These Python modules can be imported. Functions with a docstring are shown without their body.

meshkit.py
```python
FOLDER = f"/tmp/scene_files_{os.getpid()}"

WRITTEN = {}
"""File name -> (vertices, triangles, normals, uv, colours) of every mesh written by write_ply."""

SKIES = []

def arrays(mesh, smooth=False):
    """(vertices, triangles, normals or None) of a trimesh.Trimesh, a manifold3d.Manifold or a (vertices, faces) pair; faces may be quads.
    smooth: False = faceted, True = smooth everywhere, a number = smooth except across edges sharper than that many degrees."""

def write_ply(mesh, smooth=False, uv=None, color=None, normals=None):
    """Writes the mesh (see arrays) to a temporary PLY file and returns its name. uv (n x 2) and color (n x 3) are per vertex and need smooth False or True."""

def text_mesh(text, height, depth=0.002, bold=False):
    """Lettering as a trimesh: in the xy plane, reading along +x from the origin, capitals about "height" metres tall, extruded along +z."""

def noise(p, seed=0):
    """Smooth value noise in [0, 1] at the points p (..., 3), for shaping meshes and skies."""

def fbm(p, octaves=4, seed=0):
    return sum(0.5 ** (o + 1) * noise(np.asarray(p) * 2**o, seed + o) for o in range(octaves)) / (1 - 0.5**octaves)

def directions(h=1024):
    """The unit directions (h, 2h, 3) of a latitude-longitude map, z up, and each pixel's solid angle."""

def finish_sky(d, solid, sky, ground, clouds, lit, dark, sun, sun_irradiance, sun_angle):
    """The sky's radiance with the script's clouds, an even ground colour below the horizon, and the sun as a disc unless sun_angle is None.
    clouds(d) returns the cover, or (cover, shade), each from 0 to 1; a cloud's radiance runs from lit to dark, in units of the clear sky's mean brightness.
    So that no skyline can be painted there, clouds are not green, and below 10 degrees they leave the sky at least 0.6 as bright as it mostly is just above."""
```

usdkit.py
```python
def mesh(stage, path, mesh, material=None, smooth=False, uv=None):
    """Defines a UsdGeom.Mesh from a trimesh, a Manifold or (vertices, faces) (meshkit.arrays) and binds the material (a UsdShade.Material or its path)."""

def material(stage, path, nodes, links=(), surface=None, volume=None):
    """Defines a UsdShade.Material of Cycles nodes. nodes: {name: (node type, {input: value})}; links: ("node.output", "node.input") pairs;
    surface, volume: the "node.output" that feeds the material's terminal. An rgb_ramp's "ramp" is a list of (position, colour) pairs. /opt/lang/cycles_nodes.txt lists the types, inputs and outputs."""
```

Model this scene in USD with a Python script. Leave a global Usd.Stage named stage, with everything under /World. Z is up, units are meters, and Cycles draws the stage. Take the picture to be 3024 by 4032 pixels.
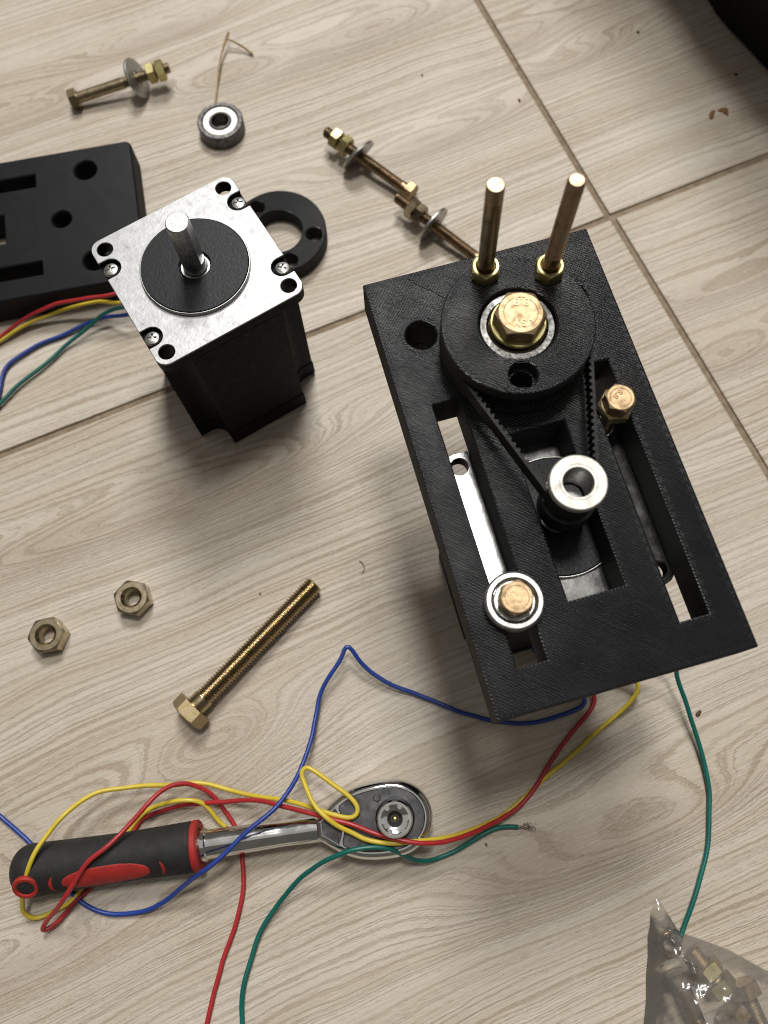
import math, random
import numpy as np, trimesh, shapely, manifold3d as m3
import shapely.geometry as sg
from scipy.interpolate import CubicSpline
from pxr import Usd, UsdGeom, UsdLux, UsdShade, Gf, Sdf
import usdkit, meshkit

stage = Usd.Stage.CreateInMemory()
UsdGeom.SetStageUpAxis(stage, UsdGeom.Tokens.z)
UsdGeom.SetStageMetersPerUnit(stage, 1.0)
UsdGeom.Xform.Define(stage, '/World')
UsdGeom.Scope.Define(stage, '/World/Looks')
random.seed(7)
rng = np.random.default_rng(7)
MM = 0.001          # everything below is written in millimetres
sin, cos, pi, rad = math.sin, math.cos, math.pi, math.radians

# ---------------------------------------------------------------- camera
cam = UsdGeom.Camera.Define(stage, '/World/camera')
PITCH, ROLL, CAM_H = 1.2725, -0.0711, 327.1
_f = np.array([0, cos(PITCH), -sin(PITCH)]); _r = np.array([1.0, 0, 0]); _u = np.array([0, sin(PITCH), cos(PITCH)])
_R = cos(ROLL) * _r + sin(ROLL) * _u; _U = -sin(ROLL) * _r + cos(ROLL) * _u
_m = np.eye(4); _m[0, :3] = _R; _m[1, :3] = _U; _m[2, :3] = -_f; _m[3, :3] = (0, 0, CAM_H * MM)
cam.AddTransformOp().Set(Gf.Matrix4d(_m.tolist()))
FL = 6.8
cam.CreateFocalLengthAttr(FL)
cam.CreateHorizontalApertureAttr(FL * 3024 / 3243.4)
cam.CreateVerticalApertureAttr(FL * 4032 / 3243.4)
cam.CreateClippingRangeAttr(Gf.Vec2f(0.01, 100.0))
cam.CreateFStopAttr(2.8)
cam.CreateFocusDistanceAttr(0.272)
cam.CreateExposureAttr(-0.03)

# ---------------------------------------------------------------- light: a lit room ceiling seen as lamps, and a dim room around
def rect(name, pos, target, w, h, inten, col):
    l = UsdLux.RectLight.Define(stage, '/World/' + name)
    p, t = np.array(pos, float), np.array(target, float)
    z = (p - t) / np.linalg.norm(p - t); x = np.cross([0, 1, 0.01], z); x /= np.linalg.norm(x); y = np.cross(z, x)
    m = np.eye(4); m[0, :3], m[1, :3], m[2, :3], m[3, :3] = x, y, z, p * MM
    l.AddTransformOp().Set(Gf.Matrix4d(m.tolist()))
    l.CreateWidthAttr(w * MM); l.CreateHeightAttr(h * MM)
    l.CreateIntensityAttr(inten); l.CreateColorAttr(Gf.Vec3f(*col)); l.CreateNormalizeAttr(False)
    return l
rect('lamp_far', (240, 2800, 3650), (0, 120, 0), 1080, 1080, 38.0, (1.0, 0.985, 0.955))
rect('lamp_overhead', (110, 620, 2300), (90, 120, 0), 320, 320, 69.0, (1.0, 0.97, 0.91))
rect('lamp_ceiling', (-100, 700, 2450), (-100, 700, 0), 3200, 2600, 0.30, (1.0, 0.98, 0.95))
dome = UsdLux.DomeLight.Define(stage, '/World/room_ambient')
dm = usdkit.material(stage, '/World/Looks/room_ambient', {'b': ('background_shader', {'color': (1.0, 0.94, 0.82), 'strength': 0.112})}, [], surface='b.background')
UsdShade.MaterialBindingAPI.Apply(dome.GetPrim()).Bind(dm)

# ---------------------------------------------------------------- helpers
_names = {}
def unique(parent, name):
    key = (str(parent), name); n = _names.get(key, -1) + 1; _names[key] = n
    return name if n == 0 else f'{name}_{n:03d}'
def path_of(x): return str(x.GetPath()) if hasattr(x, 'GetPath') else x
def tag(prim, label=None, cat=None, group=None, kind=None):
    prim = prim.GetPrim() if hasattr(prim, 'GetPrim') else prim
    for k, v in (('label', label), ('category', cat), ('group', group), ('kind', kind)):
        if v: prim.SetCustomDataByKey(k, v)
    return prim
def thing(name, loc=(0, 0, 0), rotz=0.0, mat=None, **kw):
    x = UsdGeom.Xform.Define(stage, '/World/' + unique('/World', name))
    if mat is not None:
        m = np.array(mat, float).copy(); m[:3, 3] *= MM
        x.AddTransformOp().Set(Gf.Matrix4d(m.T.tolist()))
    else:
        x.AddTranslateOp().Set(Gf.Vec3d(*[v * MM for v in loc])); x.AddRotateZOp().Set(math.degrees(rotz))
    return tag(x, **kw)
def to_tm(m):
    if isinstance(m, m3.Manifold):
        k = m.to_mesh(); return trimesh.Trimesh(np.array(k.vert_properties)[:, :3], np.array(k.tri_verts), process=False)
    if isinstance(m, (list, tuple)) and not (len(m) == 2 and isinstance(m[0], np.ndarray)):
        return trimesh.util.concatenate([to_tm(q) for q in m])
    if isinstance(m, tuple): return trimesh.Trimesh(m[0], m[1], process=False)
    return m
def obj(name, mesh, mat, parent='/World', smooth=30, label=None, **kw):
    t = to_tm(mesh).copy(); t.apply_scale(MM)
    parent = path_of(parent)
    g = usdkit.mesh(stage, parent + '/' + unique(parent, name), t, mat, smooth=smooth)
    tag(g, label=label, **kw)
    return g.GetPrim()
def T(x=0, y=0, z=0): return trimesh.transformations.translation_matrix([x, y, z])
def Rz(a): return trimesh.transformations.rotation_matrix(a, [0, 0, 1])
def Ry(a): return trimesh.transformations.rotation_matrix(a, [0, 1, 0])
def Rx(a): return trimesh.transformations.rotation_matrix(a, [1, 0, 0])
def moved(m, M):
    m = to_tm(m).copy(); m.apply_transform(M); return m
def frame(origin, xaxis, up=(0, 0, 1)):
    x = np.array(xaxis, float); x /= np.linalg.norm(x); y = np.cross(up, x); y /= np.linalg.norm(y); z = np.cross(x, y)
    m = np.eye(4); m[:3, 0], m[:3, 1], m[:3, 2], m[:3, 3] = x, y, z, origin
    return m

def profile_extrude(poly, layers):
    """A polygon with holes swept up through layers of (inset, z); the sides follow the mitred inset, both ends are capped."""
    poly = sg.polygon.orient(poly, 1.0)
    rings = [np.array(r.coords)[:-1] for r in [poly.exterior, *poly.interiors]]
    norms = []
    for r in rings:
        a, b = r - np.roll(r, 1, 0), np.roll(r, -1, 0) - r
        na = np.stack([-a[:, 1], a[:, 0]], 1) / np.linalg.norm(a, axis=1)[:, None]; nb = np.stack([-b[:, 1], b[:, 0]], 1) / np.linalg.norm(b, axis=1)[:, None]
        s = na + nb; norms.append(s / np.maximum(1 + (na * nb).sum(1), 0.3)[:, None])
    V, off, F, n = [], [], [], 0
    for ins, z in layers:
        o = []
        for r, d in zip(rings, norms):
            o.append(n); p = r + d * ins
            V.append(np.c_[p, np.full(len(p), z)]); n += len(p)
        off.append(o)
    for k in range(len(layers) - 1):
        for j, r in enumerate(rings):
            i = np.arange(len(r)); i2 = np.roll(i, -1)
            a, b = off[k][j], off[k + 1][j]
            F += [np.c_[a + i, a + i2, b + i2], np.c_[a + i, b + i2, b + i]]
    for (ins, z), up in ((layers[0], False), (layers[-1], True)):     # caps keep vertices of their own, so they shade flat
        flat = np.concatenate([r + d * ins for r, d in zip(rings, norms)]).astype(np.float64)
        tri = np.array(m3.triangulate([r + d * ins for r, d in zip(rings, norms)])).reshape(-1, 3).astype(int)
        e1, e2 = flat[tri[:, 1]] - flat[tri[:, 0]], flat[tri[:, 2]] - flat[tri[:, 0]]
        flip = (e1[:, 0] * e2[:, 1] - e1[:, 1] * e2[:, 0] < 0) == up
        tri[flip] = tri[flip][:, ::-1]
        V.append(np.c_[flat, np.full(len(flat), z)]); F.append(tri + n); n += len(flat)
    return trimesh.Trimesh(np.vstack(V), np.vstack(F), process=False)
def lathe(prof, n=64, closed=True):
    """profile of (r, z) turned about z; closed profiles give solids."""
    p = np.array(prof, float); k = len(p); a = np.linspace(0, 2 * pi, n, endpoint=False)
    V = np.stack([p[None, :, 0] * np.cos(a)[:, None], p[None, :, 0] * np.sin(a)[:, None], np.broadcast_to(p[None, :, 1], (n, k))], -1).reshape(-1, 3)
    F = []
    for j in range(k if closed else k - 1):
        j2 = (j + 1) % k
        i = np.arange(n); i2 = (i + 1) % n
        F += [np.c_[i * k + j, i2 * k + j, i2 * k + j2], np.c_[i * k + j, i2 * k + j2, i * k + j2]]
    t = trimesh.Trimesh(V, np.vstack(F), process=False); t.merge_vertices()
    t.update_faces(t.nondegenerate_faces()); t.remove_unreferenced_vertices()
    if t.volume < 0: t.invert()
    return t
def disc_solid(r, z0, z1, b=0.3, n=64): return lathe([(0, z0), (r - b, z0), (r, z0 + b), (r, z1 - b), (r - b, z1), (0, z1)], n)
def ring_solid(r0, r1, z0, z1, b=0.25, n=72): return lathe([(r0 + b, z0), (r1 - b, z0), (r1, z0 + b), (r1, z1 - b), (r1 - b, z1), (r0 + b, z1), (r0, z1 - b), (r0, z0 + b)], n)
def circ(x, y, r, n=48): return sg.Polygon([(x + r * cos(2 * pi * i / n), y + r * sin(2 * pi * i / n)) for i in range(n)])
def rrect(x0, y0, x1, y1, r=0.0, n=6):
    if r <= 0: return sg.box(x0, y0, x1, y1)
    pts = []
    for cx, cy, a0 in ((x1 - r, y1 - r, 0), (x0 + r, y1 - r, 90), (x0 + r, y0 + r, 180), (x1 - r, y0 + r, 270)):
        for i in range(n + 1):
            a = rad(a0 + 90 * i / n); pts.append((cx + r * cos(a), cy + r * sin(a)))
    return sg.Polygon(pts)
def revolve_m3(prof, n=64):
    return m3.CrossSection([np.array(prof, float)]).revolve(n)
def hexm(af, z0, z1, top=True, bottom=False):
    R = af / math.sqrt(3)
    h = m3.CrossSection([np.array([(R * cos(pi / 3 * i), R * sin(pi / 3 * i)) for i in range(6)])]).extrude(z1 - z0).translate((0, 0, z0))
    c, q = af / 2 * 0.95, R * 1.02; d = (q - c) * 0.55
    pr = [(0, z0), (c, z0), (q, z0 + d)] if bottom else [(0, z0), (q, z0)]
    pr += [(q, z1 - d), (c, z1), (0, z1)] if top else [(q, z1), (0, z1)]
    return h ^ revolve_m3(pr, 72)
def nutm(af, z0, z1, d):
    n = hexm(af, z0, z1, True, True); e = d * 0.08
    cut = revolve_m3([(0, z0 - 1), (d / 2 + e, z0 - 1), (d / 2 + e, z0), (d / 2 - e, z0 + 2 * e), (d / 2 - e, z1 - 2 * e), (d / 2 + e, z1), (d / 2 + e, z1 + 1), (0, z1 + 1)], 48)
    return n - cut
def rod(r, z0, z1, pitch=None, t0=None, n=28, tip='top', depth=None):
    """A round rod along z, threaded helically from t0 to z1, with a chamfered tip."""
    t0 = z0 if t0 is None else t0
    depth = (0.61 * pitch if pitch else 0) if depth is None else depth
    step = pitch / 5 if pitch else (z1 - z0)
    zs = [z0] if t0 <= z0 else [z0, t0 - 0.01]
    if pitch: zs += list(np.arange(t0, z1, step))
    zs.append(z1); zs = np.array(zs)
    a = np.linspace(0, 2 * pi, n, endpoint=False)
    Z, A = np.meshgrid(zs, a, indexing='ij')
    Rr = np.full(Z.shape, float(r))
    if pitch:
        ph = (Z / pitch - A / (2 * pi)) % 1.0; tri = np.abs(ph * 2 - 1)
        Rr -= depth * np.clip(tri * 1.25 - 0.1, 0, 1) * (Z >= t0) * np.clip((Z - t0) / pitch, 0, 1)
    Rr = np.minimum(Rr, r - depth - 0.1 + np.clip((z1 - Z), 0, 99) * 1.0)
    V = np.stack([Rr * np.cos(A), Rr * np.sin(A), Z], -1).reshape(-1, 3)
    k = len(zs); i = np.arange(n); i2 = (i + 1) % n; F = []
    for j in range(k - 1):
        F += [np.c_[j * n + i, j * n + i2, (j + 1) * n + i2], np.c_[j * n + i, (j + 1) * n + i2, (j + 1) * n + i]]
    V = np.vstack([V, [[0, 0, z0], [0, 0, z1]]]); c0, c1 = len(V) - 2, len(V) - 1
    F += [np.c_[i2, i, np.full(n, c0)], np.c_[(k - 1) * n + i, (k - 1) * n + i2, np.full(n, c1)]]
    return trimesh.Trimesh(V, np.vstack(F), process=False)
def spline(pts, step=1.2, smooth=True):
    p = np.array(pts, float); d = np.r_[0, np.cumsum(np.linalg.norm(np.diff(p, axis=0), axis=1) ** 0.75)]
    L = np.linalg.norm(np.diff(p, axis=0), axis=1).sum()
    q = CubicSpline(d, p)(np.linspace(0, d[-1], max(8, int(L / step))))
    return q
def tube(path, r, n=10, caps=True):
    p = np.array(path, float); t = np.gradient(p, axis=0); t /= np.linalg.norm(t, axis=1)[:, None]
    nv = np.cross(t[0], [0, 0, 1.0]);
    if np.linalg.norm(nv) < 1e-3: nv = np.cross(t[0], [0, 1.0, 0])
    nv /= np.linalg.norm(nv); N = [nv]
    for i in range(1, len(p)):
        v = N[-1] - t[i] * (N[-1] @ t[i]); N.append(v / np.linalg.norm(v))
    N = np.array(N); B = np.cross(t, N); a = np.linspace(0, 2 * pi, n, endpoint=False)
    rr = np.broadcast_to(np.asarray(r, float), (len(p),))
    V = (p[:, None] + rr[:, None, None] * (np.cos(a)[None, :, None] * N[:, None] + np.sin(a)[None, :, None] * B[:, None])).reshape(-1, 3)
    i = np.arange(n); i2 = (i + 1) % n; F = []
    for j in range(len(p) - 1):
        F += [np.c_[j * n + i, j * n + i2, (j + 1) * n + i2], np.c_[j * n + i, (j + 1) * n + i2, (j + 1) * n + i]]
    if caps:
        V = np.vstack([V, p[:1], p[-1:]]); F += [np.c_[i2, i, np.full(n, len(V) - 2)], np.c_[(len(p) - 1) * n + i, (len(p) - 1) * n + i2, np.full(n, len(V) - 1)]]
    return trimesh.Trimesh(V, np.vstack(F), process=False)
def lettering(text, h, x, y, z, rot=0.0, depth=0.12, bold=True):
    t = meshkit.text_mesh(text, h, depth, bold=bold); b = t.bounds
    t.apply_translation([-(b[0][0] + b[1][0]) / 2, -(b[0][1] + b[1][1]) / 2, 0])
    return moved(t, T(x, y, z) @ Rz(rot))

# ---------------------------------------------------------------- materials
class G:
    """A small node-graph builder."""
    def __init__(s): s.n, s.l, s.k = {}, [], 0
    def add(s, kind, inputs=None, **links):
        s.k += 1; nm = f'n{s.k}'; s.n[nm] = (kind, dict(inputs or {}))
        for a, b in links.items():
            if isinstance(b, str): s.l.append((b, f'{nm}.{a}'))
            else: s.n[nm][1][a] = b
        return nm
    def math(s, op, a, b=0.0, c=None):
        kw = {'value1': a, 'value2': b}
        if c is not None: kw['value3'] = c
        return s.add('math', {'math_type': op}, **kw) + '.value'
    def vec(s, op, a, b=(0, 0, 0)): return s.add('vector_math', {'math_type': op}, vector1=a, vector2=b)
    def mapped(s, v, scale=(1, 1, 1), rot=(0, 0, 0), loc=(0, 0, 0)): return s.add('mapping', {'scale': scale, 'rotation': rot, 'location': loc}, vector=v) + '.vector'
    def noise(s, v, scale=1.0, detail=2.0, rough=0.5, dist=0.0, out='fac', dim='3D'): return s.add('noise_texture', {'dimensions': dim, 'scale': scale, 'detail': detail, 'roughness': rough, 'distortion': dist}, vector=v) + '.' + out
    def ramp(s, f, stops): return s.add('rgb_ramp', {'ramp': stops}, fac=f) + '.color'
    def mixc(s, f, a, b, kind='mix'): return s.add('mix_color', {'blend_type': kind}, fac=f, a=a, b=b) + '.result'
    def rng(s, v, a, b, c, d): return s.add('map_range', {'from_min': a, 'from_max': b, 'to_min': c, 'to_max': d, 'clamp': True}, value=v) + '.result'
    def bump(s, h, dist, strength=1.0, normal=None):
        kw = {'height': h}
        if normal: kw['normal'] = normal
        return s.add('bump', {'distance': dist, 'strength': strength}, **kw) + '.normal'
    def done(s, name, surf): return usdkit.material(stage, '/World/Looks/' + name, s.n, s.l, surface=surf)
def objc(g): return g.add('texture_coordinate') + '.object'

def metal(name, stops, rough=(0.25, 0.4), scale=300.0, bump=0.0, bscale=1500.0, metallic=1.0, detail=3.0):
    g = G(); o = objc(g); n = g.noise(o, scale, detail, 0.6, 0.4); n2 = g.noise(o, scale * 1.7, 3, 0.6)
    c = g.ramp(n, stops); r = g.rng(n2, 0.3, 0.7, *rough)
    kw = dict(base_color=c, roughness=r, metallic=metallic)
    if bump: kw['normal'] = g.bump(g.noise(o, bscale, 3, 0.6), bump)
    return g.done(name, g.add('principled_bsdf', {}, **kw) + '.BSDF')
def plain(name, col, rough=0.4, var=0.25, scale=400.0, bump=0.00004, spec=0.5, bscale=2500.0):
    g = G(); o = objc(g); n = g.noise(o, scale, 4, 0.6)
    c = g.mixc(g.rng(n, 0.3, 0.75, 0, 1), tuple(v * (1 - var) for v in col), tuple(min(1, v * (1 + var)) for v in col))
    r = g.rng(g.noise(o, scale * 2.3, 3, 0.6), 0.3, 0.7, rough - 0.07, rough + 0.1)
    return g.done(name, g.add('principled_bsdf', {'specular_ior_level': spec}, base_color=c, roughness=r, normal=g.bump(g.noise(o, bscale, 2, 0.5), bump)) + '.BSDF')
def printed(name, angle, line=0.5, amp=0.00007, base=(0.0062, 0.0065, 0.0082), rough=0.27, spec=0.6):
    """Black fused-filament print: slanted raster lines on flat faces, stacked layers on upright ones."""
    g = G(); o = objc(g); sp = g.add('separate_xyz', vector=o)
    dia = g.math('add', g.math('multiply', sp + '.x', cos(angle)), g.math('multiply', sp + '.y', sin(angle)))
    wob = g.math('multiply', g.noise(o, 120, 2, 0.5), 0.0006)
    ph = g.math('multiply', g.math('add', dia, wob), 2 * pi / (line * MM))
    rows = g.add('noise_texture', {'dimensions': '1D', 'scale': 1.0, 'detail': 1.5, 'roughness': 0.6}, w=g.math('multiply', g.math('add', dia, wob), 1.0 / (1.1 * MM))) + '.fac'
    flat = g.math('add', g.math('multiply', g.math('sine', ph), 1.0), g.math('multiply', g.math('subtract', rows, 0.5), 0.8))
    lay = g.math('sine', g.math('multiply', sp + '.z', 2 * pi / (0.28 * MM)))
    nz = g.math('absolute', g.add('separate_xyz', vector=g.add('geometry') + '.true_normal') + '.z')
    up = g.math('greater_than', nz, 0.6)
    h = g.add('mix_float', fac=up, a=g.math('multiply', lay, 0.6), b=g.math('multiply', flat, g.rng(g.noise(o, 70, 2, 0.5), 0.3, 0.7, 0.7, 1.2))) + '.result'
    h = g.math('add', h, g.math('multiply', g.noise(o, 700, 2, 0.5), 0.2))
    r = g.rng(g.noise(o, 60, 4, 0.6), 0.3, 0.7, rough - 0.02, rough + 0.03)
    r = g.add('mix_float', fac=up, a=0.7, b=r) + '.result'      # layer lines make upright faces dull
    c = g.mixc(g.noise(o, 200, 3, 0.6), tuple(v * 0.9 for v in base), tuple(v * 1.12 for v in base))
    return g.done(name, g.add('principled_bsdf', {'specular_ior_level': spec}, base_color=c, roughness=r, normal=g.bump(h, amp)) + '.BSDF')

M_ZY = metal('yellow_zinc', [(0.30, (0.20, 0.16, 0.07)), (0.42, (0.38, 0.31, 0.165)), (0.52, (0.38, 0.28, 0.19)), (0.62, (0.36, 0.315, 0.175)), (0.75, (0.37, 0.275, 0.19))], (0.3, 0.44), 220, 0.00001)
M_ZP = metal('pink_zinc', [(0.30, (0.21, 0.15, 0.08)), (0.45, (0.39, 0.28, 0.17)), (0.55, (0.44, 0.335, 0.19)), (0.68, (0.39, 0.255, 0.185))], (0.44, 0.6), 260, 0.00001)
M_ZT = metal('thread_zinc', [(0.30, (0.22, 0.17, 0.075)), (0.42, (0.44, 0.36, 0.19)), (0.52, (0.42, 0.31, 0.21)), (0.62, (0.40, 0.35, 0.20)), (0.75, (0.40, 0.30, 0.21))], (0.17, 0.27), 220)
M_MARK = metal('stamped_mark', [(0.3, (0.22, 0.14, 0.08)), (0.7, (0.40, 0.26, 0.16))], (0.3, 0.4), 400)
M_ZD = metal('dull_zinc', [(0.30, (0.10, 0.08, 0.05)), (0.48, (0.24, 0.175, 0.10)), (0.62, (0.30, 0.20, 0.135)), (0.75, (0.19, 0.16, 0.09))], (0.28, 0.45), 200, 0.00001)
M_ZG = metal('gold_zinc', [(0.30, (0.32, 0.27, 0.11)), (0.50, (0.50, 0.44, 0.21)), (0.70, (0.46, 0.37, 0.18))], (0.36, 0.48), 260, 0.00001)
M_WASH = metal('zinc_plate', [(0.3, (0.30, 0.305, 0.30)), (0.5, (0.42, 0.42, 0.405)), (0.7, (0.48, 0.48, 0.45))], (0.34, 0.5), 400, 0.00001)
M_ALU = metal('brushed_aluminium', [(0.29, (0.20, 0.195, 0.19)), (0.37, (0.32, 0.32, 0.325)), (0.60, (0.375, 0.375, 0.38)), (0.72, (0.43, 0.43, 0.43))], (0.40, 0.56), 260, 0.00005, 900, detail=6)
M_ALU2 = metal('smooth_flange_aluminium', [(0.28, (0.27, 0.27, 0.265)), (0.5, (0.37, 0.37, 0.365)), (0.72, (0.42, 0.42, 0.415))], (0.12, 0.17), 200, 0.00001)
M_STEEL = metal('turned_steel', [(0.3, (0.36, 0.36, 0.35)), (0.5, (0.48, 0.48, 0.47)), (0.7, (0.55, 0.55, 0.53))], (0.28, 0.42), 500, 0.00001)
M_CHROME = metal('chrome', [(0.3, (0.62, 0.62, 0.61)), (0.6, (0.74, 0.74, 0.73)), (0.75, (0.66, 0.65, 0.63))], (0.07, 0.16), 120)
M_SATIN = metal('dark_satin_steel', [(0.3, (0.05, 0.05, 0.053)), (0.6, (0.085, 0.085, 0.088)), (0.75, (0.12, 0.12, 0.12))], (0.34, 0.48), 300, 0.00001)
M_PULLEY = metal('cast_aluminium', [(0.28, (0.40, 0.39, 0.355)), (0.5, (0.53, 0.52, 0.485)), (0.7, (0.58, 0.57, 0.535))], (0.5, 0.65), 260, 0.00001)
M_BRG = metal('grimy_bearing_steel', [(0.3, (0.06, 0.055, 0.055)), (0.5, (0.12, 0.115, 0.115)), (0.62, (0.19, 0.185, 0.18)), (0.75, (0.26, 0.25, 0.245))], (0.42, 0.65), 700, 0.00005)
M_RACE = metal('worn_race', [(0.34, (0.06, 0.058, 0.055)), (0.48, (0.17, 0.165, 0.16)), (0.66, (0.30, 0.295, 0.285))], (0.3, 0.45), 900)
M_SHIELD = metal('bearing_shield', [(0.3, (0.54, 0.52, 0.47)), (0.5, (0.66, 0.64, 0.59)), (0.7, (0.6, 0.59, 0.55))], (0.45, 0.6), 300)
M_BLACKMETAL = plain('black_painted_steel', (0.005, 0.005, 0.006), 0.6, 0.3, 300, 0.00004, 0.13)
M_BOSS = plain('black_cast_boss', (0.008, 0.009, 0.013), 0.42, 0.3, 500, 0.00006, 0.22, 1300)
M_PR1 = printed('black_print_slanted', rad(47), 0.78, 0.00013)
M_PR2 = printed('black_print_ring', rad(50), 0.74, 0.00013)
M_PR3 = printed('black_print_smooth', rad(10), 0.5, 0.00003, (0.006, 0.006, 0.008), 0.36, 0.26)
M_BELT = plain('black_belt_rubber', (0.011, 0.011, 0.011), 0.6, 0.3, 600, 0.00008, 0.3)
M_RED = plain('red_insulation', (0.38, 0.022, 0.026), 0.36, 0.12, 80)
M_YEL = plain('yellow_insulation', (0.62, 0.47, 0.04), 0.36, 0.12, 80)
M_BLU = plain('blue_insulation', (0.015, 0.045, 0.26), 0.36, 0.15, 80)
M_GRN = plain('green_insulation', (0.004, 0.115, 0.095), 0.36, 0.15, 80)
M_GRIP = plain('black_grip_rubber', (0.017, 0.017, 0.017), 0.62, 0.3, 160, 0.00012, 0.35, 3500)
M_GRIPR = plain('red_grip_rubber', (0.36, 0.022, 0.018), 0.55, 0.2, 160, 0.0001, 0.4, 3500)
M_DARK = plain('black_soft_case', (0.004, 0.004, 0.005), 0.75, 0.3, 60, 0.00015, 0.2)
M_TWIG = plain('dry_straw', (0.36, 0.25, 0.14), 0.7, 0.4, 500, 0.00008)
M_FLAKE = plain('brown_leaf', (0.20, 0.09, 0.02), 0.7, 0.5, 600, 0.0001)
M_CRUMB = plain('dark_crumb', (0.08, 0.05, 0.03), 0.8, 0.5, 900, 0.0001)
M_STRAND = metal('tinned_strand', [(0.3, (0.30, 0.25, 0.20)), (0.7, (0.5, 0.42, 0.34))], (0.3, 0.4), 500)
M_HOLE = plain('dark_steel_core', (0.03, 0.03, 0.03), 0.5, 0.2, 300)

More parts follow.
